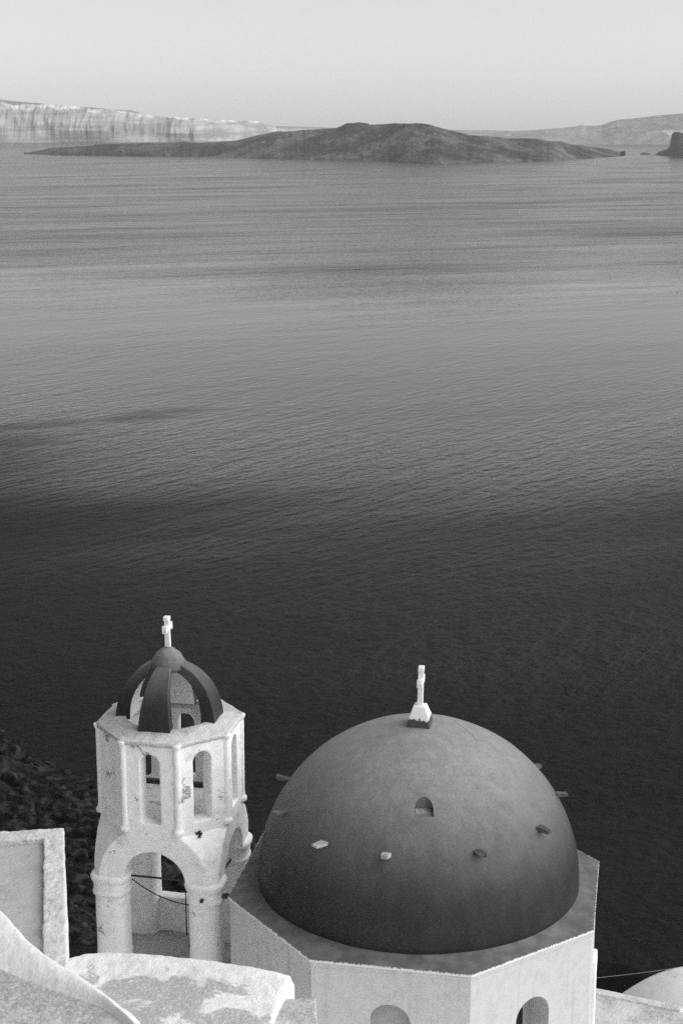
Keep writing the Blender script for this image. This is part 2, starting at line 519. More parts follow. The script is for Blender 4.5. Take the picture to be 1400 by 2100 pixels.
# ------------------------------------------------------------------ bell tower
TW = Vector((-3.177, 28.0, 112.0))
tower = empty('bell_tower', TW, R(-11.81), 'white bell tower with lancet openings and an open cupola of four dark curved ribs', 'bell tower')
def tz(z): return z - TW.z
RT = 1.332
APT = RT * cos(pi / 8)
HO = RT * sin(pi / 8)                               # half an octagon side
ZF, ZC0, ZC1, ZO, ZTOP = tz(114.45), tz(116.12), tz(116.52), tz(117.45), tz(119.25)
# pedestal and floor
add_obj('plinth', soften(bm_mesh(box(-1.28, 1.28, -1.28, 1.28, -1.5, ZF), 'p'), .05, 2, .01), M_floor, tower)
# four pillars (plan: rounded square)
OW, IW = 1.20, .60
def sq(cx, cy, h, n=32, e=5.0):
    out = []
    for k in range(n):
        a = 2 * pi * k / n
        c, s = cos(a), sin(a)
        r = h / (abs(c) ** e + abs(s) ** e) ** (1 / e)
        out.append((cx + r * c, cy + r * s))
    return out
pc, ph = (OW + IW) / 2, (OW - IW) / 2
for sx in (-1, 1):
    for sy in (-1, 1):
        rings = [[(x, y, z) for x, y in sq(sx * pc, sy * pc, ph + dr, e=3.2)] for z, dr in ((ZF - .1, .03), (ZF + .05, .02), (ZF + .6, .0), (ZC0 + .02, .0))]
        pl = add_obj('pillar', soften(bm_mesh(loft(rings), 'p'), .022, 2, .008, 3, seed=sx + 3 * sy), M_tower, tower)
        rings = [[(x, y, z) for x, y in sq(sx * pc, sy * pc, ph + dr, e=3.0)] for z, dr in
                 ((ZC0, .0), (ZC0 + .02, .035), (ZC0 + .07, .045), (ZC0 + .11, .02), (ZC0 + .26, .03), (ZC0 + .30, .06), (ZC1 - .02, .075), (ZC1 + .02, .05))]
        add_obj('capital', soften(bm_mesh(loft(rings), 'c'), .018, 1, .006, 5, seed=sx), M_tower, pl)
# arched stage: square below, octagon above
def chamfer_ring(w, half, z):
    return [(w, -half, z), (w, half, z), (half, w, z), (-half, w, z), (-w, half, z), (-w, -half, z), (-half, -w, z), (half, -w, z)]
rings = []
for k in range(9):
    s = k / 8
    half = HO + (1.06 - HO) * (1 - s ** 1.8) ** .75
    rings.append(chamfer_ring(1.185 + (APT - 1.185) * s, half, ZC1 - .01 + (ZO - ZC1 + .01) * s))
me = bm_mesh(loft(rings), 'a')
ar = .585
me = cut(me, [arch_prism(ar, ZC1 - .5, ZC1 + .0, -2, 2, 32), arch_prism(ar, ZC1 - .5, ZC1 + .001, -2, 2, 32, rot=pi / 2)])
add_obj('arch_stage', soften(me, .02, 2, .008, 3), M_tower, tower)
# octagonal belfry
outer = prism([(x, y) for x, y in octv(RT)], ZO - .06, ZTOP)
me = bm_mesh(outer, 'o')
me = cut(me, [prism(octv(RT - .36), ZO + .14, ZTOP + .5)])
for k in range(4):
    me = cut(me, [arch_prism(.18, ZO + .22, ZTOP - .42, -2, 2, 20, rot=R(45 * k))])
belfry = add_obj('belfry', soften(me, .019, 2, .007, 3, seed=5), M_tower, tower)
for k, a in enumerate(OCT):
    x, y = RT * cos(a), RT * sin(a)
    prof = [(.02, ZO + .04), (.10, ZO + .06), (.105, ZO + .13), (.07, ZO + .17), (.062, ZO + .25), (.062, ZTOP - .1), (.085, ZTOP - .06), (.095, ZTOP + .0)]
    add_obj('colonnette', soften(bm_mesh(lathe(prof, 16, cx=x * .985, cy=y * .985), 'c'), .014, 2, .004, 7, seed=k), M_tower, belfry)
# roof ring with a slight fall outwards
N = 96
vs, fs = [], []
prof = [(.86, -.05, 0), (.86, .10, 0), (1.0, .085, .15), (1.0, .02, 1.0), (1.0, -.055, .995), (.99, -.075, .93)]
rows = [(lambda a: .80, -.10), (lambda a: .80, .10), (lambda a: .92, .095), (lambda a: oct_r(a, RT + .0) * .97, .035), (lambda a: oct_r(a, RT + .045), .015),
        (lambda a: oct_r(a, RT + .05), -.045), (lambda a: oct_r(a, RT + .0), -.085), (lambda a: oct_r(a, RT - .1), -.085)]
rings = [[(f(2 * pi * i / N) * cos(2 * pi * i / N), f(2 * pi * i / N) * sin(2 * pi * i / N), ZTOP + dz) for i in range(N)] for f, dz in rows]
bm = loft(rings + [rings[0]], cap=False)
bmesh.ops.remove_doubles(bm, verts=bm.verts, dist=.0005)
add_obj('roof_ring', soften(bm_mesh(bm, 'rr'), .018, 2, .008, 4), M_roof, tower)
# six ribs
ribs_in = plaster('rib_inner_plaster', .66, .2, .55, .66, 2.4, .7, .5, 0, 1.0)
RR = .965
def rib(az, i):
    n = 22
    bm = bmesh.new()
    out_l, out_r, in_l, in_r = [], [], [], []
    for k in range(n + 1):
        s = k / n
        el = R(78) * s
        th = .29 - .09 * s
        wid = (.62 - .37 * s ** 1.2) * .5
        ro = RR * (1.0 if s > 0 else 1.0)
        zo = ZTOP + .03 + 1.12 * sin(el) + .0; xo = ro * cos(el) ** .95
        xi = (RR - th) * cos(el) ** .95; zi = ZTOP + .03 + (1.12 - th * .9) * sin(el)
        out_l.append(bm.verts.new((xo * (1 - .02), -wid, zo))); out_r.append(bm.verts.new((xo * (1 - .02), wid, zo)))
        in_l.append(bm.verts.new((xi, -wid * .93, zi))); in_r.append(bm.verts.new((xi, wid * .93, zi)))
    mid = []
    for k in range(n):
        bm.faces.new((out_l[k], out_r[k], out_r[k + 1], out_l[k + 1]))
        f = bm.faces.new((in_r[k], in_l[k], in_l[k + 1], in_r[k + 1])); f.material_index = 1
        bm.faces.new((in_l[k], out_l[k], out_l[k + 1], in_l[k + 1]))
        bm.faces.new((out_r[k], in_r[k], in_r[k + 1], out_r[k + 1]))
    bm.faces.new((out_l[0], in_l[0], in_r[0], out_r[0])); bm.faces.new((out_l[n], out_r[n], in_r[n], in_l[n]))
    bmesh.ops.recalc_face_normals(bm, faces=bm.faces)
    for v in bm.verts:
        v.co += Vector((fbm(v.co.x * 3 + i, v.co.y * 3, v.co.z * 3, 2), fbm(v.co.x * 3, v.co.y * 3 + i, v.co.z * 3, 2), 0)) * .012
    bmesh.ops.bevel(bm, geom=[e for e in bm.edges if e.calc_face_angle(0) > .9], offset=.012, segments=1, affect='EDGES')
    bm.transform(Matrix.Rotation(az, 4, 'Z'))
    me = bm_mesh(bm, 'rib')
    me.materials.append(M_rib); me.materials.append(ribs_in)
    o = add_obj('rib', me, None, tower)
    me.set_sharp_from_angle(angle=R(38))
    return o
for i in range(4):
    rib(R(-90 + 90 * i), i)
cap = lathe([(.02, ZTOP + .98), (.30, ZTOP + .98), (.32, ZTOP + 1.03), (.30, ZTOP + 1.14), (.23, ZTOP + 1.27), (.12, ZTOP + 1.37), (.01, ZTOP + 1.41)], 40)
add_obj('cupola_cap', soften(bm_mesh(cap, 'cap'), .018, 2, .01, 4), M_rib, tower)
make_cross(tower, .585, .17, .10, R(0), ZTOP + 1.40, lean=-.02)
# low wall between the back pillars, tie rods, cord and bell rope
bm = box(-.62, .62, .82, 1.08, ZF - .1, ZF + .72)
add_obj('low_wall', soften(bm_mesh(bm, 'lw'), .025, 3, .01), M_tower, tower)
for (a, b) in (((-.75, -.9, ZC1 - .06), (.75, -.9, ZC1 - .06)), ((.95, -.7, ZC1 - .3), (.95, .7, ZC1 - .3))):
    add_obj('tie_rod', bm_mesh(tube([a, b], .021, 8), 'tie_rod'), M_iron, tower)
pts = [(-.62 + 1.25 * k / 16, -.62, ZC1 - .28 - .42 * (1 - (1 - k / 16) ** 2.2)) for k in range(17)]
add_obj('hanging_cord', bm_mesh(tube(pts, .011, 6), 'hanging_cord'), M_iron, tower)
add_obj('bell_rope', bm_mesh(tube([(.25, -.1, ZO + .1), (.25, -.1, ZF + .45)], .012, 6), 'bell_rope'), M_iron, tower)
add_obj('drain_spout', bm_mesh(tube([(.92, -1.12, ZC1 - .24), (.92, -1.27, ZC1 - .25)], .035, 10), 'drain_spout'), M_iron, tower)
add_obj('wall_bracket', bm_mesh(box(1.2, 1.36, -.98, -.9, ZC0 + .1, ZC0 + .17), 'wall_bracket'), M_iron, tower, smooth=False)
add_obj('floor_hatch', bm_mesh(box(.18, .36, .25, .4, ZF - .02, ZF + .07), 'floor_hatch'), M_iron, tower, smooth=False)
# the bell, hung in the belfry from a beam
bell = empty('bell', TW + Vector((0, 0, ZO + .2)), R(-11.81), 'dark bronze bell hanging inside the belfry of the white tower', 'bell')
bp = [(.23, .02), (.25, .04), (.2, .12), (.165, .22), (.15, .31), (.1, .36), (.02, .38)]
add_obj('bell_body', bm_mesh(lathe(bp, 28, cx=.2, cy=-.2), 'bell_body'), M_bell, bell)
add_obj('headstock', bm_mesh(box(-1.05, 1.05, -.25, -.15, .375, .45), 'headstock'), M_iron, bell, smooth=False)
add_obj('clapper', bm_mesh(tube([(.2, -.2, .35), (.2, -.2, -.01)], [.012, .035], 8), 'clapper'), M_iron, bell)

# weeds rooted in cracks of the tower
M_weed = simple('weed_leaves', .05, .8, 8, .4)
def weed(loc, r, seed, label):
    rng = random.Random(seed); bm = bmesh.new()
    for _ in range(46):
        a = rng.uniform(0, 6.28); el = rng.uniform(-.5, 1.3); L = r * rng.uniform(.4, 1)
        d = Vector((cos(a) * cos(el), sin(a) * cos(el), sin(el)))
        sd = d.orthogonal().normalized() * r * rng.uniform(.12, .22)
        p0, p1 = d * L * .35, d * L
        up_ = d.cross(sd).normalized() * r * .04
        q = [bm.verts.new(v) for v in (Vector(), p0 + sd + up_, p1, p0 - sd + up_)]
        bm.faces.new(q)
    o = add_obj('weed', bm_mesh(bm, 'weed'), M_weed, None, False, label, 'plant')
    o.location = loc
def tower_pt(x, y, z):
    c, s_ = cos(R(-11.81)), sin(R(-11.81))
    return Vector((TW.x + x * c - y * s_, TW.y + x * s_ + y * c, TW.z + z))
weed(tower_pt(.80, -.97, ZO - .02), .13, 5, 'small dark weed growing from a crack under a lancet window of the bell tower')
weed(tower_pt(1.0, -1.24, ZF + .12), .13, 8, 'small dark weed at the foot of a bell tower pillar beside the vaulted roof')

# ------------------------------------------------------------------ near roofs, bottom left
ZA = 119.8
A1 = at_z(131, 1697, ZA); A0 = at_z(-160, 1714, ZA); A2 = at_z(137, 1978, ZA)
# terrace with a raised curb
dirb = (A2 - A1); dirb.z = 0
A3 = A1 + dirb * 1.12
A4 = A0 + dirb * 1.05
house_a = empty('flat_roofed_house', (A1.x, A1.y, 112), 0, 'white house with a flat grey roof inside a raised curb, left of the tower', 'house')
def loc(p): return (p.x - house_a.location.x, p.y - house_a.location.y)
ring = [loc(A0), loc(A4), loc(A3), loc(A1)]
o_ = Vector((0, 0))
me = bm_mesh(prism(ring, -1.0, ZA - 112 - .12), 'a')
add_obj('house_wall', soften(me, .04, 2, .01, 2), M_smooth, house_a)
u = Vector(loc(A0)).normalized(); v = Vector(loc(A3)).normalized()     # from the corner, along the back and the right edge
def strip(p0, p1, wdir, w, z0, z1):
    a = Vector(p0); b = Vector(p1); wd = Vector(wdir) * w
    return prism([tuple(a), tuple(b), tuple(b + wd), tuple(a + wd)], z0, z1)
cb = strip((0, 0), loc(A3), u, .29, ZA - 112 - .16, ZA - 112)
strip_b = strip((0, 0), loc(A0), v, .33, ZA - 112 - .16, ZA - 112 - .001)
cme = cut(bm_mesh(cb, 'c1'), [strip_b], 'UNION')
add_obj('roof_curb', soften(cme, .018, 2, .016, 7), M_curb, house_a)
M_gravel = plaster('grey_roof_screed', .44, .26, .40, .62, 1.6, .55, .8, 0, 0, 1.0, .03)
inner = [tuple(u * .27 + v * .31), tuple(Vector(loc(A0)) + v * .31), loc(A4), tuple(Vector(loc(A3)) + u * .27)]
add_obj('roof_deck', bm_mesh(prism(inner, ZA - 112 - .2, ZA - 112 - .085), 'deck'), M_gravel, house_a, smooth=False)

# rounded parapet running down to the right, with the roof it edges
ZB = 120.5
crest_px = [(-300, 1640), (-120, 1762), (0, 1868), (30, 1900), (60, 1933), (100, 1965), (150, 1996), (205, 2032), (245, 2066), (285, 2104), (400, 2220), (520, 2330)]
base_px = [(-300, 1900), (-120, 1945), (0, 1990), (30, 2003), (60, 2016), (100, 2030), (150, 2048), (205, 2068), (240, 2090), (270, 2120), (385, 2240), (505, 2350)]
crest = [at_z(x, y, ZB) for x, y in crest_px]
basel = [at_z(x, y, ZB - .10) for x, y in base_px]
def smooth_poly(P, m):
    out = []
    for i in range(len(P) - 1):
        p0, p1, p2, p3 = P[max(i - 1, 0)], P[i], P[i + 1], P[min(i + 2, len(P) - 1)]
        for k in range(m):
            t = k / m
            out.append(.5 * ((2 * p1) + (p2 - p0) * t + (2 * p0 - 5 * p1 + 4 * p2 - p3) * t * t + (3 * p1 - p0 - 3 * p2 + p3) * t ** 3))
    out.append(P[-1]); return out
crest = smooth_poly(crest, 10); basel = smooth_poly(basel, 10)
n = len(crest)
house_b = empty('stepped_roof_house', (crest[n // 2].x, crest[n // 2].y, 112), 0, 'nearest weathered white roof edged by a smooth rounded parapet slanting down to the right', 'house')
O = Vector(house_b.location)
vs, fs = [], []
for i in range(n):
    c, b = crest[i] - O, basel[i] - O
    a = (b - c); a.z = 0; L = a.length; a.normalize()
    row = [c - a * .16 + Vector((0, 0, -8)), c - a * .15 + Vector((0, 0, -.6)), c - a * .13 + Vector((0, 0, -.14)), c - a * .08 + Vector((0, 0, -.04)), c + a * .0,
           c + a * (L * .25) + Vector((0, 0, .012)), c + a * (L * .5) + Vector((0, 0, .0)), c + a * (L * .75) + Vector((0, 0, -.035)), c + a * (L * .93) + Vector((0, 0, -.085)), c + a * (L * 1.08) + Vector((0, 0, -.13))]
    for j, p in enumerate(row):
        if j > 1: p = p + Vector((0, 0, .022 * fbm(p.x * 3.2, p.y * 3.2, 1.0, 4)))
        vs.append(p)
mrow = 10
for i in range(n - 1):
    for j in range(mrow - 1):
        fs.append((i * mrow + j, (i + 1) * mrow + j, (i + 1) * mrow + j + 1, i * mrow + j + 1))
me = mesh_pf('parapet', vs, fs)
bm = bmesh.new(); bm.from_mesh(me); bmesh.ops.recalc_face_normals(bm, faces=bm.faces)
bmesh.ops.subdivide_edges(bm, edges=bm.edges[:], cuts=1, use_grid_fill=True, smooth=.6)
pm = bm_mesh(bm, 'parapet', False)
add_obj('parapet', pm, M_smooth, house_b)
# the roof floor on the camera's side
vs, fs = [], []
m = 26
for i in range(n):
    b = basel[i] - O
    for j in range(m):
        s = j / (m - 1)
        p = b + Vector((-.9, -2.2, 0)) * (s * 1.3) - Vector((0, 0, .0))
        p.z = ZB - .085 - 112 - .03 * min(1, s * 8) + .05 * min(1, s * 5) * fbm(p.x * 1.4, p.y * 1.4, 4, 4) - .02 * s
        vs.append(p)
for i in range(n - 1):
    for j in range(m - 1):
        fs.append((i * m + j, i * m + j + 1, (i + 1) * m + j + 1, (i + 1) * m + j))
me = mesh_pf('roof_deck', vs, fs)
add_obj('roof_deck', me, M_roof, house_b)

# vaulted roof with a raised rough rim, centre left
back_px = [(60, 1990), (152, 1958), (195, 1949), (250, 1949), (300, 1951), (370, 1957), (440, 1965), (500, 1974), (560, 1985), (598, 1994)]
def Yb(x): return 19.5 - .2 * (x + 3.5)
def back_pt(px, py):
    Y = 19.4
    for _ in range(6):
        p = at_y(px, py, Y); Y = Yb(p.x)
    return at_y(px, py, Y)
bk = smooth_poly([back_pt(*q) for q in back_px], 8)
house_c = empty('vaulted_house', (bk[len(bk) // 2].x, bk[len(bk) // 2].y, 112), 0, 'stained white vaulted roof with a rough raised rim, below the bell tower pillars', 'house')
O = Vector(house_c.location)
fw = Vector((-.19, -.98, 0))
nb = len(bk); m = 60
vs, fs = [], []
for i, p in enumerate(bk):
    q = p - O
    e = min(1, (nb - 1 - i) / 3.0)                       # rounded right end
    round_r = -.07 * (1 - sqrt(max(0, 1 - (1 - e) ** 2)))
    vs.append(q + Vector((0, .03, -7))); vs.append(q + Vector((0, .03, -.10 + round_r)))
    for j in range(m):
        s = j / (m - 1) * 3.2
        rim = .085 / (1 + math.exp((s - .42) / .045))
        if i < 6: rim = .085
        z = -.085 + rim - .05 * s * .3 + round_r - .05 * math.exp(-(s / .05) ** 2)
        w = q + fw * s
        z += .035 * fbm(w.x * 2.2, w.y * 2.2, 2, 5) * min(1, .4 + s) + .02 * fbm(w.x * 9, w.y * 9, 1, 3)
        vs.append(w + Vector((0, 0, z)))
mm = m + 2
for i in range(nb - 1):
    for j in range(mm - 1):
        fs.append((i * mm + j, i * mm + j + 1, (i + 1) * mm + j + 1, (i + 1) * mm + j))
# right end wall
ii = (nb - 1) * mm
k0 = len(vs)
for j in range(mm):
    p = Vector(vs[ii + j]); vs.append(p + Vector((.035, 0, -.07)) if j else p)
for j in range(mm):
    p = Vector(vs[ii + j]); vs.append(Vector((p.x + .05, p.y, -7)))
for j in range(mm - 1):
    fs.append((ii + j, ii + j + 1, k0 + j + 1, k0 + j)); fs.append((k0 + j, k0 + j + 1, k0 + mm + j + 1, k0 + mm + j))
me = mesh_pf('vault', vs, fs)
bm = bmesh.new(); bm.from_mesh(me)
vm = bm_mesh(bm, 'vault_roof')
at = vm.attributes.new('wear', 'FLOAT', 'POINT')
wv = []
for i in range(nb):
    for j in range(mm):
        sd = max(0, j - 2) / (m - 1) * 3.2
        wv.append(min(1, max(0, (sd - .30) / .3)) * min(1, max(0, (nb - 1 - i) / 12)))
wv += [0.0] * (len(vm.vertices) - len(wv))
at.data.foreach_set('value', wv)
add_obj('vault_roof', vm, vault_mat(), house_c)
# lower step at its right end
S0 = at_z(603, 2052, 119.05); S1 = at_z(648, 2046, 119.05)
poly = [(S0.x - .5, S0.y - .02), (S1.x, S1.y + .02), (S1.x + .12, S1.y - 2.2), (S0.x - .5, S0.y - 2.2)]
poly = [(x - O.x, y - O.y) for x, y in poly]
add_obj('roof_step', soften(bm_mesh(prism(poly, -1.0, 119.05 - 112), 'st'), .03, 4, .02, 2.5), M_roof, house_c)

# ------------------------------------------------------------------ roofs on the right, behind the church
def hump(name, x0, x1, Y0, Y1, ztop, rise, mat, parent, axis_rot=0.0, zb=-9.0):
    bm = bmesh.new()
    n, m = 40, 24
    rows = []
    for i in range(n + 1):
        s = i / n
        x = x0 + (x1 - x0) * s
        row = [bm.verts.new((x, Y0, ztop + zb))]
        for j in range(m + 1):
            y = Y0 + (Y1 - Y0) * j / m
            z = ztop - rise * (2 * s - 1) ** 2 + .03 * fbm(x * 1.2, y * 1.2, 3, 4)
            row.append(bm.verts.new((x, y, z)))
        row.append(bm.verts.new((x, Y1, ztop + zb)))
        rows.append(row)
    for a, b in zip(rows, rows[1:]):
        for j in range(len(a) - 1): bm.faces.new((a[j], b[j], b[j + 1], a[j + 1]))
    bm.faces.new(rows[0]); bm.faces.new(rows[-1][::-1])
    return add_obj(name, bm_mesh(bm, name), mat, parent)
pE = at_y(1217, 2029, 29.3); pF = at_y(1400, 2046, 28.6)
house_e = empty('low_roofed_house', (pE.x, pE.y, 108), 0, 'low flat white roof at the right edge, behind the octagonal church wall', 'house')
poly = [(0, 0), (pF.x - pE.x, pF.y - pE.y), (pF.x - pE.x + 4, pF.y - pE.y - .8), (pF.x - pE.x + 4, -6), (-.9, -6), (-.9, 0.2)]
me = soften(bm_mesh(prism(poly, -4, pE.z - 108), 'e'), .05, 2, .02, 1.5)
add_obj('house_wall', me, M_smooth, house_e)
zt = pE.z - 108
dd = Vector((pF.x - pE.x, pF.y - pE.y)); nn_ = Vector((dd.y, -dd.x)).normalized() * .22
poly = [(0, .0), tuple(dd), tuple(dd + nn_), tuple(nn_)]
add_obj('roof_curb', soften(bm_mesh(prism(poly, zt - .05, zt + .05), 'cu'), .022, 3, .012, 4), M_curb, house_e)
deck = [tuple(nn_ * .95), tuple(dd + nn_ * .95), (dd.x + 3.9, dd.y - 1.0), (dd.x + 3.9, -5.9), (-.8, -5.9)]
add_obj('roof_deck', bm_mesh(prism(deck, zt - .06, zt + .022), 'dk'), M_roof, house_e, smooth=False)
vL = at_y(1232, 2066, 31.6); vT = at_y(1425, 1976, 31.6)
house_v = empty('barrel_vaulted_house', (vT.x, 31.5, 104), 0, 'pale rounded vault roof beyond the low flat roof, at the right edge', 'house')
hump('vault_roof', -(vT.x - vL.x), (vT.x - vL.x), -2.4, 0, vT.z - 104, vT.z - vL.z, plaster('vault_plaster', .78, .40, .5, .66, .8, .5, .3), house_v, zb=-6)

# thin cable from the church to the right
pc0 = at_y(1217, 2006, 28.3); pc1 = at_y(1560, 1946, 36.0)
pts = [pc0.lerp(pc1, k / 24) - Vector((0, 0, .10 * sin(pi * k / 24))) for k in range(25)]
cb = add_obj('overhead_cable', bm_mesh(tube(pts, .0065, 6), 'overhead_cable'), M_cable, None)
tag(cb, 'thin grey cable stretched from the church wall over the right-hand roofs', 'cable')

# ------------------------------------------------------------------ cliff slope below the village
YS = [(-420, 620), (-200, 470), (-120, 385), (-90, 350), (-76, 329), (-66, 313), (-50, 304), (-30, 291), (-13, 276), (0, 258), (20, 225), (40, 192), (80, 150), (160, 100), (300, 60)]
def terrain_z(x, y):
    ys = lerp_tab(YS, x) + 5 * fbm(x * .05, 3.3, 0, 4)
    if y < 34:
        zt = 111.5 + max(0, 14 - y) * .5
        if x > 6: zt -= (x - 6) * .35
        elif x < -8: zt -= (-8 - x) * .12
        z = min(zt, 126)
        return z + .3 * fbm(x * .3, y * .3, 0, 3)
    t = (ys - y) / (ys - 34)
    ex = 1.45 + .5 * max(0, min(1, (x + 14) / 14))
    top = 111.5
    if x > 6: top -= (x - 6) * .35
    elif x < -8: top -= (-8 - x) * .12
    if t <= 0: return t * 60 - .5
    z = top * t ** ex + (3.2 + 3.6 * max(0, min(1, (-54 - x) / 18))) * min(1, t * 40) * (1 - t)
    k = min(1, t * 14) * min(1, (y - 34) / 25)
    z += k * (5.5 * fbm(x * .035, y * .028, 1, 3) + 3.6 * fbm(x * .12, y * .1, 2, 4) + 1.6 * fbm(x * .45, y * .35, 5, 4))
    return z
xs = []
x = -420
while x < 300:
    xs.append(x)
    x += .9 if -90 <= x < 4 else (6 if x < -90 else 4)
ysl = []
y = -30
while y < 640:
    ysl.append(y)
    y += 1.2 if 30 <= y < 335 else 5
vs = [(x, y, terrain_z(x, y)) for y in ysl for x in xs]
nx = len(xs)
fs = [(j * nx + i, j * nx + i + 1, (j + 1) * nx + i + 1, (j + 1) * nx + i) for j in range(len(ysl) - 1) for i in range(nx - 1)]
def ground_mat(name, lo, hi, s=1.0, bs=1.0):
    t = NT(name); p = t.pos
    a = t.noise(p, .25 * s, 7, .65); b = t.noise(p, 2.2 * s, 6, .7)
    c = t.mix(t.step(a, .42, .68), lo, (lo + hi) / 2)
    c = t.mix(t.math('MULTIPLY', t.step(b, .55, .72), t.step(a, .4, .6)), c, hi)
    return t.set(col=c, rough=.95, normal=t.bump(t.math('ADD', b, t.math('MULTIPLY', t.noise(p, 9 * s, 4, .7), .4)), bs, .5 / s), spec=.1)
add_obj('terrain', mesh_pf('terrain', vs, fs), ground_mat('dark_volcanic_slope', .004, .09), None, kind='structure')
# shrubs and boulders on that slope: ground cover nobody could count
def scatter(name, nr, smin, smax, flat, mat, seed):
    rng = random.Random(seed)
    tmpl = []
    for q in range(6):
        bm = bmesh.new(); bmesh.ops.create_icosphere(bm, subdivisions=1, radius=1)
        for v in bm.verts:
            v.co *= 1 + .55 * fbm(v.co.x * 1.6 + q * 9, v.co.y * 1.6, v.co.z * 1.6, 3)
        tmpl.append(([v.co.copy() for v in bm.verts], [[v.index for v in f.verts] for f in bm.faces])); bm.free()
    vs, fs = [], []
    for _ in range(nr):
        y = 38 + 295 * rng.random() ** .8
        x = rng.uniform(-.30 * y - 6, .03 * y - 2)
        ysh = lerp_tab(YS, x)
        if y > ysh - 2: continue
        if fbm(x * .06, y * .05, 8, 3) < -.12 + rng.uniform(-.15, .15): continue
        r = smin * (smax / smin) ** (rng.random() ** 1.3) * (.6 + y / 260)
        z = terrain_z(x, y)
        tv, tf = tmpl[rng.randrange(6)]
        a = rng.uniform(0, 6.28); c, s = cos(a), sin(a); k0 = len(vs)
        for v in tv: vs.append((x + r * (v.x * c - v.y * s), y + r * (v.x * s + v.y * c), z + r * flat * (v.z + .25)))
        fs += [[i + k0 for i in f] for f in tf]
    return add_obj(name, mesh_pf(name, vs, fs), mat, None, smooth=False, kind='stuff')
o = scatter('scrub', 8500, .12, 1.8, .6, ground_mat('dry_scrub', .004, .09, 2.0), 3)
tag(o, 'dark low scrub covering the steep slope above the sea', 'scrub')
o = scatter('boulders', 1800, .07, .7, .7, ground_mat('slope_rock', .02, .14, 3.0), 9)
tag(o, 'loose dark boulders strewn over the slope at the left', 'boulders')

# unseen white ground, added round the church and behind the camera to bounce light
vs, fs = [], []
for j in range(51):
    for i in range(41):
        x = -15 + 29 * i / 40; y = -24 + 50.5 * j / 50
        z = 112.35 + max(0, 15.5 - y) * .62
        if x > 5: z -= (x - 5) * .3
        vs.append((x, y, z + .03 * fbm(x * .7, y * .7, 6, 3)))
for j in range(50):
    for i in range(40):
        k = j * 41 + i
        fs.append((k, k + 1, k + 42, k + 41))
add_obj('bounce_ground', mesh_pf('bounce_ground', vs, fs), M_bounce, None, kind='structure')

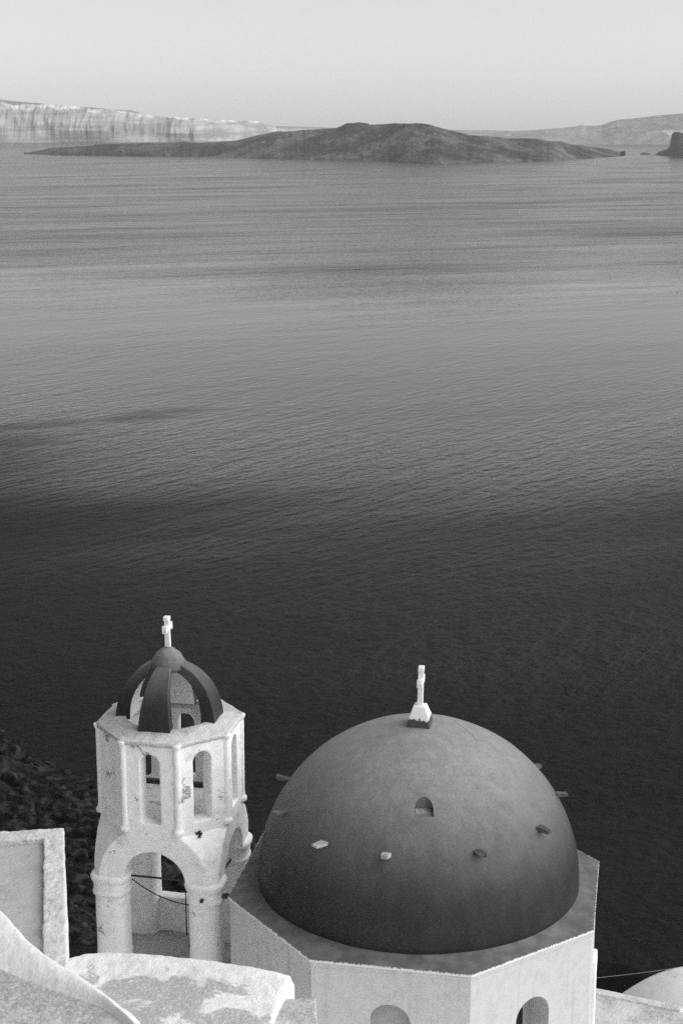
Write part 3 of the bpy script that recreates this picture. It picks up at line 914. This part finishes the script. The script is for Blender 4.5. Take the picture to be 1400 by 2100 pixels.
# ------------------------------------------------------------------ sea
def sea_mat():
    t = NT('sea_water')
    p = t.pos
    xyz = t.sep(p)
    def waves(ang, lx, ly, sc, det=4, rgh=.6):
        v = t.map(t.map(p, rot=(0, 0, -R(ang))), scale=(1 / lx, 1 / ly, 1))
        return t.noise(v, sc, det, rgh, .2)
    w1 = waves(52, 8.5, 3.4, 1.0, 4, .52)            # wind waves, crests running to the far right
    w2 = waves(125, 3.8, 2.4, 1.0, 3, .5)
    w4 = waves(20, 2.6, 1.7, 1.0, 2, .5)            # a crossing set
    w3 = waves(55, 40, 10.0, 1.0, 2, .5)              # longer swell
    h = t.math('ADD', t.math('MULTIPLY', w1, 1.0), t.math('ADD', t.math('ADD', t.math('MULTIPLY', w2, .22), t.math('MULTIPLY', w4, .22)), t.math('MULTIPLY', w3, .9)))
    w5 = waves(24, 130, 30.0, 1.0, 4, .6)             # long-crested chop that still shows far out
    h = t.math('ADD', h, t.math('MULTIPLY', w5, t.step(xyz[1], 800, 2200, 0, 4.0)))
    # wind streaks: calmer and rougher water
    streak = t.noise(t.map(t.map(p, rot=(0, 0, -R(20))), scale=(1 / 420, 1 / 120, 1)), 1.0, 5, .55)
    cat = t.noise(t.map(t.map(p, rot=(0, 0, -R(12))), scale=(1 / 1500, 1 / 500, 1)), 1.0, 4, .5)
    # distance from the shore, warped by gusts: ruffled near water, a calmer belt, light chop farther out
    yy = t.math('ADD', xyz[1], t.math('ADD', t.lin(cat, .3, .7, -110, 110), t.lin(streak, .3, .7, -75, 75)))
    xo = t.math('SUBTRACT', xyz[0], 25.0)
    yy = t.math('SUBTRACT', yy, t.math('MINIMUM', t.math('MULTIPLY', t.math('MULTIPLY', xo, xo), .0042), 105.0))
    calm = t.math('MULTIPLY', t.step(yy, 255, 815), t.math('SUBTRACT', 1.0, t.step(yy, 950, 1900)))
    gust2 = t.noise(t.map(p, rot=(0, 0, -R(28)), scale=(1 / 130, 1 / 45, 1)), 1.0, 5, .6)
    gust = t.noise(t.map(p, rot=(0, 0, -R(20)), scale=(1 / 34, 1 / 16, 1)), 1.0, 6, .65)
    def paw(cx, cy, rx, ry, ang):                     # a cat's paw of wind on the calm belt
        v = t.map(t.map(p, loc=(-cx, -cy, 0)), rot=(0, 0, -R(ang)))
        q = t.sep(v)
        d2 = t.math('ADD', t.math('POWER', t.math('DIVIDE', q[0], rx), 2.0), t.math('POWER', t.math('DIVIDE', q[1], ry), 2.0))
        return t.step(t.math('ADD', d2, t.lin(gust, .3, .7, -1.0, 1.0)), 2.1, -.2)
    paws = t.math('MAXIMUM', paw(-86, 722, 30, 15, 35), t.math('MULTIPLY', paw(-125, 700, 42, 9, 25), .7))
    paws = t.math('MAXIMUM', paws, t.math('MULTIPLY', paw(-150, 655, 34, 11, 20), .4))
    st = t.math('ADD', t.lin(streak, .35, .65, .55, 1.45), t.lin(cat, .35, .65, -.25, .25))
    st = t.math('MULTIPLY', st, t.mix(calm, t.step(xyz[1], 600, 1800, 1.9, 1.0), .17))
    ck = t.math('SUBTRACT', 1.0, t.math('POWER', t.math('SUBTRACT', 1.0, calm), 1.9))
    rg = t.mix(ck, t.step(xyz[1], 600, 1800, 1.0, .19), .02)
    rg = t.math('ADD', rg, t.math('MULTIPLY', paws, .24))
    rg = t.math('ADD', rg, t.math('ADD', t.step(streak, .52, .74, 0, .07), t.step(gust2, .55, .75, 0, .07)))
    rg = t.math('MULTIPLY', rg, t.lin(streak, .3, .7, .8, 1.2))
    n = t.bump(t.math('MULTIPLY', h, st), 1.0, 1.0)
    return t.set(col=.001, rough=rg, normal=n, spec=.5, IOR=1.34)
bm = bmesh.new()
SX, SY0, SY1 = 24000, -1500, 13950
gx = [-SX, -6000, -2000, -500, 0, 500, 2000, 6000, SX]; gy = [SY0, 0, 300, 1000, 3000, 7000, 12000, SY1]
vv = [[bm.verts.new((x, y, 0)) for x in gx] for y in gy]
for j in range(len(gy) - 1):
    for i in range(len(gx) - 1): bm.faces.new((vv[j][i], vv[j][i + 1], vv[j + 1][i + 1], vv[j + 1][i]))
add_obj('sea', bm_mesh(bm, 'sea'), sea_mat(), None, smooth=False, kind='structure')

# ------------------------------------------------------------------ islands and the far caldera rim
def land(name, top, shore, depth, mat, x0, x1, step=2.0, rows=26, ridge=.5, steep=.6, rough=.10, gully=0.0, seed=0.0, kind='structure', jag=0.0):
    vs, fs = [], []
    nx = 0
    x = x0
    cols = []
    while x <= x1: cols.append(x); x += step
    for x in cols:
        ty, sy = lerp_tab(top, x) + .5 * fbm(x * .12, seed, 0, 4), lerp_tab(shore, x) + jag * fbm(x * .05, seed, 4, 3)
        P = at_z(x, sy, 0.0)
        d0 = P.y
        dep = depth(x) if callable(depth) else depth
        dr = d0 + dep * ridge
        H = max(0.0, at_y(x, ty, dr).z)
        ux = P.x / P.y
        for j in range(rows):
            s = j / (rows - 1)
            if s <= ridge: f = (s / ridge) ** steep
            else: f = 1 - .9 * ((s - ridge) / (1 - ridge)) ** 2
            Y = d0 + dep * s
            X = ux * Y
            kk = 4 * (f * (1 - f)) + .25 * f
            nz = fbm(X / (dep * .15) + seed, Y / (dep * .15), seed, 5)
            z = H * f + H * rough * nz * min(1, kk) * (0.35 if abs(s - ridge) < .04 else 1)
            z += H * rough * .35 * (abs(fbm(X / (dep * .045) + seed, Y / (dep * .045), seed + 1, 4)) - .2) * min(1, kk * 1.5)
            if gully:
                g = fbm(X / 130 + seed, 0.3 * z / 100, seed + 3, 4)
                Y += gully * g * min(1, f * 3)
            if j == 0: z = -3
            vs.append((X, Y, max(z, -3)))
    for i in range(len(cols) - 1):
        for j in range(rows - 1):
            fs.append((i * rows + j, (i + 1) * rows + j, (i + 1) * rows + j + 1, i * rows + j + 1))
    return add_obj(name, mesh_pf(name, vs, fs), mat, None, smooth=False, kind=kind)
def rock_mat(name, lo, hi, s, pale=None, con=.5):
    t = NT(name); p = t.pos
    a = t.noise(p, s, 6, .62); b = t.noise(p, s * 7, 5, .65)
    c = t.mix(t.step(a, .38, .66), lo, hi)
    c = t.math('MULTIPLY', c, t.lin(b, .32, .68, 1 - con, 1 + con))
    if pale:
        z = t.sep(p)[2]
        m = t.step(t.noise(p, s * 1.6, 5, .6), pale[0], pale[1])
        c = t.mix(t.math('MULTIPLY', m, t.step(z, 12, 40)), c, pale[2])
    return t.set(col=c, rough=.95, normal=t.bump(b, 1.0, 9.0), spec=.1)
def cliff_mat():
    t = NT('caldera_cliff'); p = t.pos
    xyz = t.sep(p)
    w = t.math('ADD', xyz[2], t.lin(t.noise(p, .006, 5, .6), .3, .7, -22, 22))
    tall = t.lin(xyz[0], -2400, -500, 1.0, .52)                     # the rim gets lower to the right
    wz = t.math('DIVIDE', w, tall)
    band = t.noise(t.map(p, scale=(.0016, .0016, .024)), 1.0, 7, .7)
    c = t.mix(t.step(band, .38, .62), .28, .50)
    g = t.noise(t.map(p, scale=(.018, .004, .005)), 1.0, 6, .68)
    c = t.mix(t.math('MULTIPLY', t.step(g, .46, .62), .6), c, .25)
    pum = t.math('MULTIPLY', t.step(wz, 232, 246), t.step(t.noise(p, .012, 6, .7), .38, .58))
    c = t.mix(pum, c, .72)
    dark = t.step(t.noise(t.map(p, scale=(.0021, .0005, .004), rot=(0, R(25), 0), loc=(1.3, 0, 0)), 1.0, 5, .6), .52, .62)
    c = t.mix(t.math('MULTIPLY', dark, .65), c, .20)
    top = t.step(wz, 262, 275)
    c = t.mix(top, c, .22)
    return t.set(col=c, rough=.95, normal=t.bump(t.math('ADD', g, band), .7, 20.0), spec=.1)
M_cliff = cliff_mat()
land('caldera_cliffs', [(-700, 150), (-300, 180), (0, 203), (28, 207), (150, 217), (275, 227), (296, 233), (330, 239), (415, 243), (480, 247), (530, 248), (536, 254), (560, 256), (566, 262), (640, 264), (700, 267)],
     [(-700, 296), (0, 293), (400, 291), (560, 286), (700, 283)], 620, M_cliff, -700, 700, 1.5, 40, .34, .42, .05, 120, 2.0)
M_far = rock_mat('far_hill', .25, .33, .002, (.62, .70, .5), .25)
land('far_shore', [(540, 258), (600, 259), (690, 262), (800, 264), (1000, 267), (1045, 268), (1080, 272), (1110, 280)],
     [(540, 281), (1120, 281)], 900, M_far, 540, 1120, 3, 14, .5, .6, .05, 0, 5.0)
land('far_hills', [(1000, 272), (1042, 269), (1100, 266), (1150, 262), (1180, 259), (1190, 256), (1200, 258), (1230, 257), (1250, 249), (1262, 246), (1310, 241), (1340, 237), (1400, 232), (1500, 226), (1800, 222), (2200, 240)],
     [(1000, 296), (1400, 297), (2200, 299)], 1300, M_far, 1000, 2200, 3, 30, .5, .75, .09, 0, 9.0)
M_lava = rock_mat('black_lava', .03, .10, .006, (.66, .74, .15))
M_lava2 = rock_mat('lava_with_pale_scree', .028, .125, .006, (.62, .68, .20))
isl = land('lava_island_tongue', [(50, 316), (58, 313), (85, 308), (110, 303), (190, 298.5), (197, 296), (300, 293), (330, 294), (380, 290), (395, 293), (440, 292), (480, 288), (540, 292), (600, 300)],
     [(50, 316.5), (130, 318.5), (240, 319.5), (320, 320.5), (410, 321), (600, 322)], 420, M_lava, 50, 600, 1.5, 30, .5, .6, .14, 0, 13.0, jag=.5)
isl2 = land('lava_island', [(405, 321), (418, 317), (450, 301), (480, 290), (500, 285), (530, 277), (560, 272), (600, 270), (620, 266), (690, 262), (710, 254), (730, 252.5), (752, 253), (758, 256), (800, 253), (850, 252), (880, 256), (905, 264), (940, 272), (960, 277), (1020, 281), (1040, 284), (1100, 285), (1120, 289), (1150, 290), (1160, 294), (1200, 300), (1250, 307), (1262, 313), (1282, 319)],
     [(405, 321.5), (500, 324.5), (600, 327), (700, 328.5), (785, 330.6), (845, 334.5), (900, 336), (1000, 333.5), (1130, 331), (1180, 327), (1260, 322), (1282, 319.5)], 1100, M_lava2, 405, 1282, 1.5, 60, .5, .85, .30, 0, 17.0, jag=.6)
land('rock_islet', [(1342, 318), (1350, 311), (1366, 306), (1371, 300), (1374, 276), (1378, 270.5), (1388, 270), (1400, 274), (1440, 268), (1560, 262), (1700, 290), (1780, 318)],
     [(1342, 318.5), (1370, 320), (1400, 321), (1780, 321)], 260, M_lava, 1342, 1780, 1.2, 22, .4, .5, .05, 0, 23.0)
land('rock_islet', [(1311, 316.5), (1314, 313.5), (1322, 313), (1330, 314.5), (1333, 316.5)], [(1311, 317), (1333, 317)], 60, M_lava, 1311, 1333, 1.0, 9, .5, .6, .1, 0, 29.0)

# ------------------------------------------------------------------ boats
def boat(name, px, py, L, mast, rz, label):
    P = at_z(px, py, 0.0)
    e = empty(name, (P.x, P.y, 0), rz, label, 'boat')
    rings = []
    for k in range(9):
        s = k / 8 * 2 - 1
        w = L * .15 * sqrt(max(.02, 1 - abs(s) ** 2.6)); x = s * L / 2
        rings.append([(x, -w, L * .10), (x, -w * .7, .0), (x, 0, -.3), (x, w * .7, .0), (x, w, L * .10)])
    add_obj('hull', bm_mesh(loft(rings), 'hull'), M_boat, e, smooth=False)
    add_obj('cabin', bm_mesh(box(-L * .2, L * .12, -L * .08, L * .08, L * .1, L * .18), 'cabin'), M_boat, e, smooth=False)
    if mast:
        add_obj('mast', bm_mesh(tube([(0, 0, L * .1), (0, 0, mast)], .12, 6), 'mast'), M_boat, e)
        bm = bmesh.new()
        out = [(.05, L * .22), (L * .22, L * .24), (L * .13, mast * .5), (.05, mast * .96)]
        a = [bm.verts.new((-x, -.04, z)) for x, z in out]; b = [bm.verts.new((-x, .04, z)) for x, z in out]
        bm.faces.new(a); bm.faces.new(b[::-1])
        for i in range(4): bm.faces.new((a[i], b[i], b[(i + 1) % 4], a[(i + 1) % 4]))
        add_obj('sail', bm_mesh(bm, 'sail'), M_boat, e, smooth=False)
    return e
boat('sailing_boat', 532, 355, 9, 13, R(62), 'tiny white sailing boat on the open water in front of the dark lava island')
boat('motor_boat', 913, 337, 12, 0, R(80), 'tiny white motor boat close to the shore of the dark lava island')

# ------------------------------------------------------------------ air
hz = box(-23800, 23800, -1480, 13900, -5, 420)
t = bpy.data.materials.new('haze'); t.use_nodes = True
t.node_tree.nodes.clear()
vo = t.node_tree.nodes.new('ShaderNodeVolumePrincipled'); oo = t.node_tree.nodes.new('ShaderNodeOutputMaterial')
vo.inputs['Color'].default_value = (.92, .92, .92, 1); vo.inputs['Density'].default_value = 3.2e-5; vo.inputs['Anisotropy'].default_value = 0.0
t.node_tree.links.new(vo.outputs[0], oo.inputs['Volume'])
add_obj('haze', bm_mesh(hz, 'haze'), t, None, smooth=False, kind='stuff')
tag(bpy.data.objects['haze'], 'pale sea haze lying over the whole caldera', 'haze')
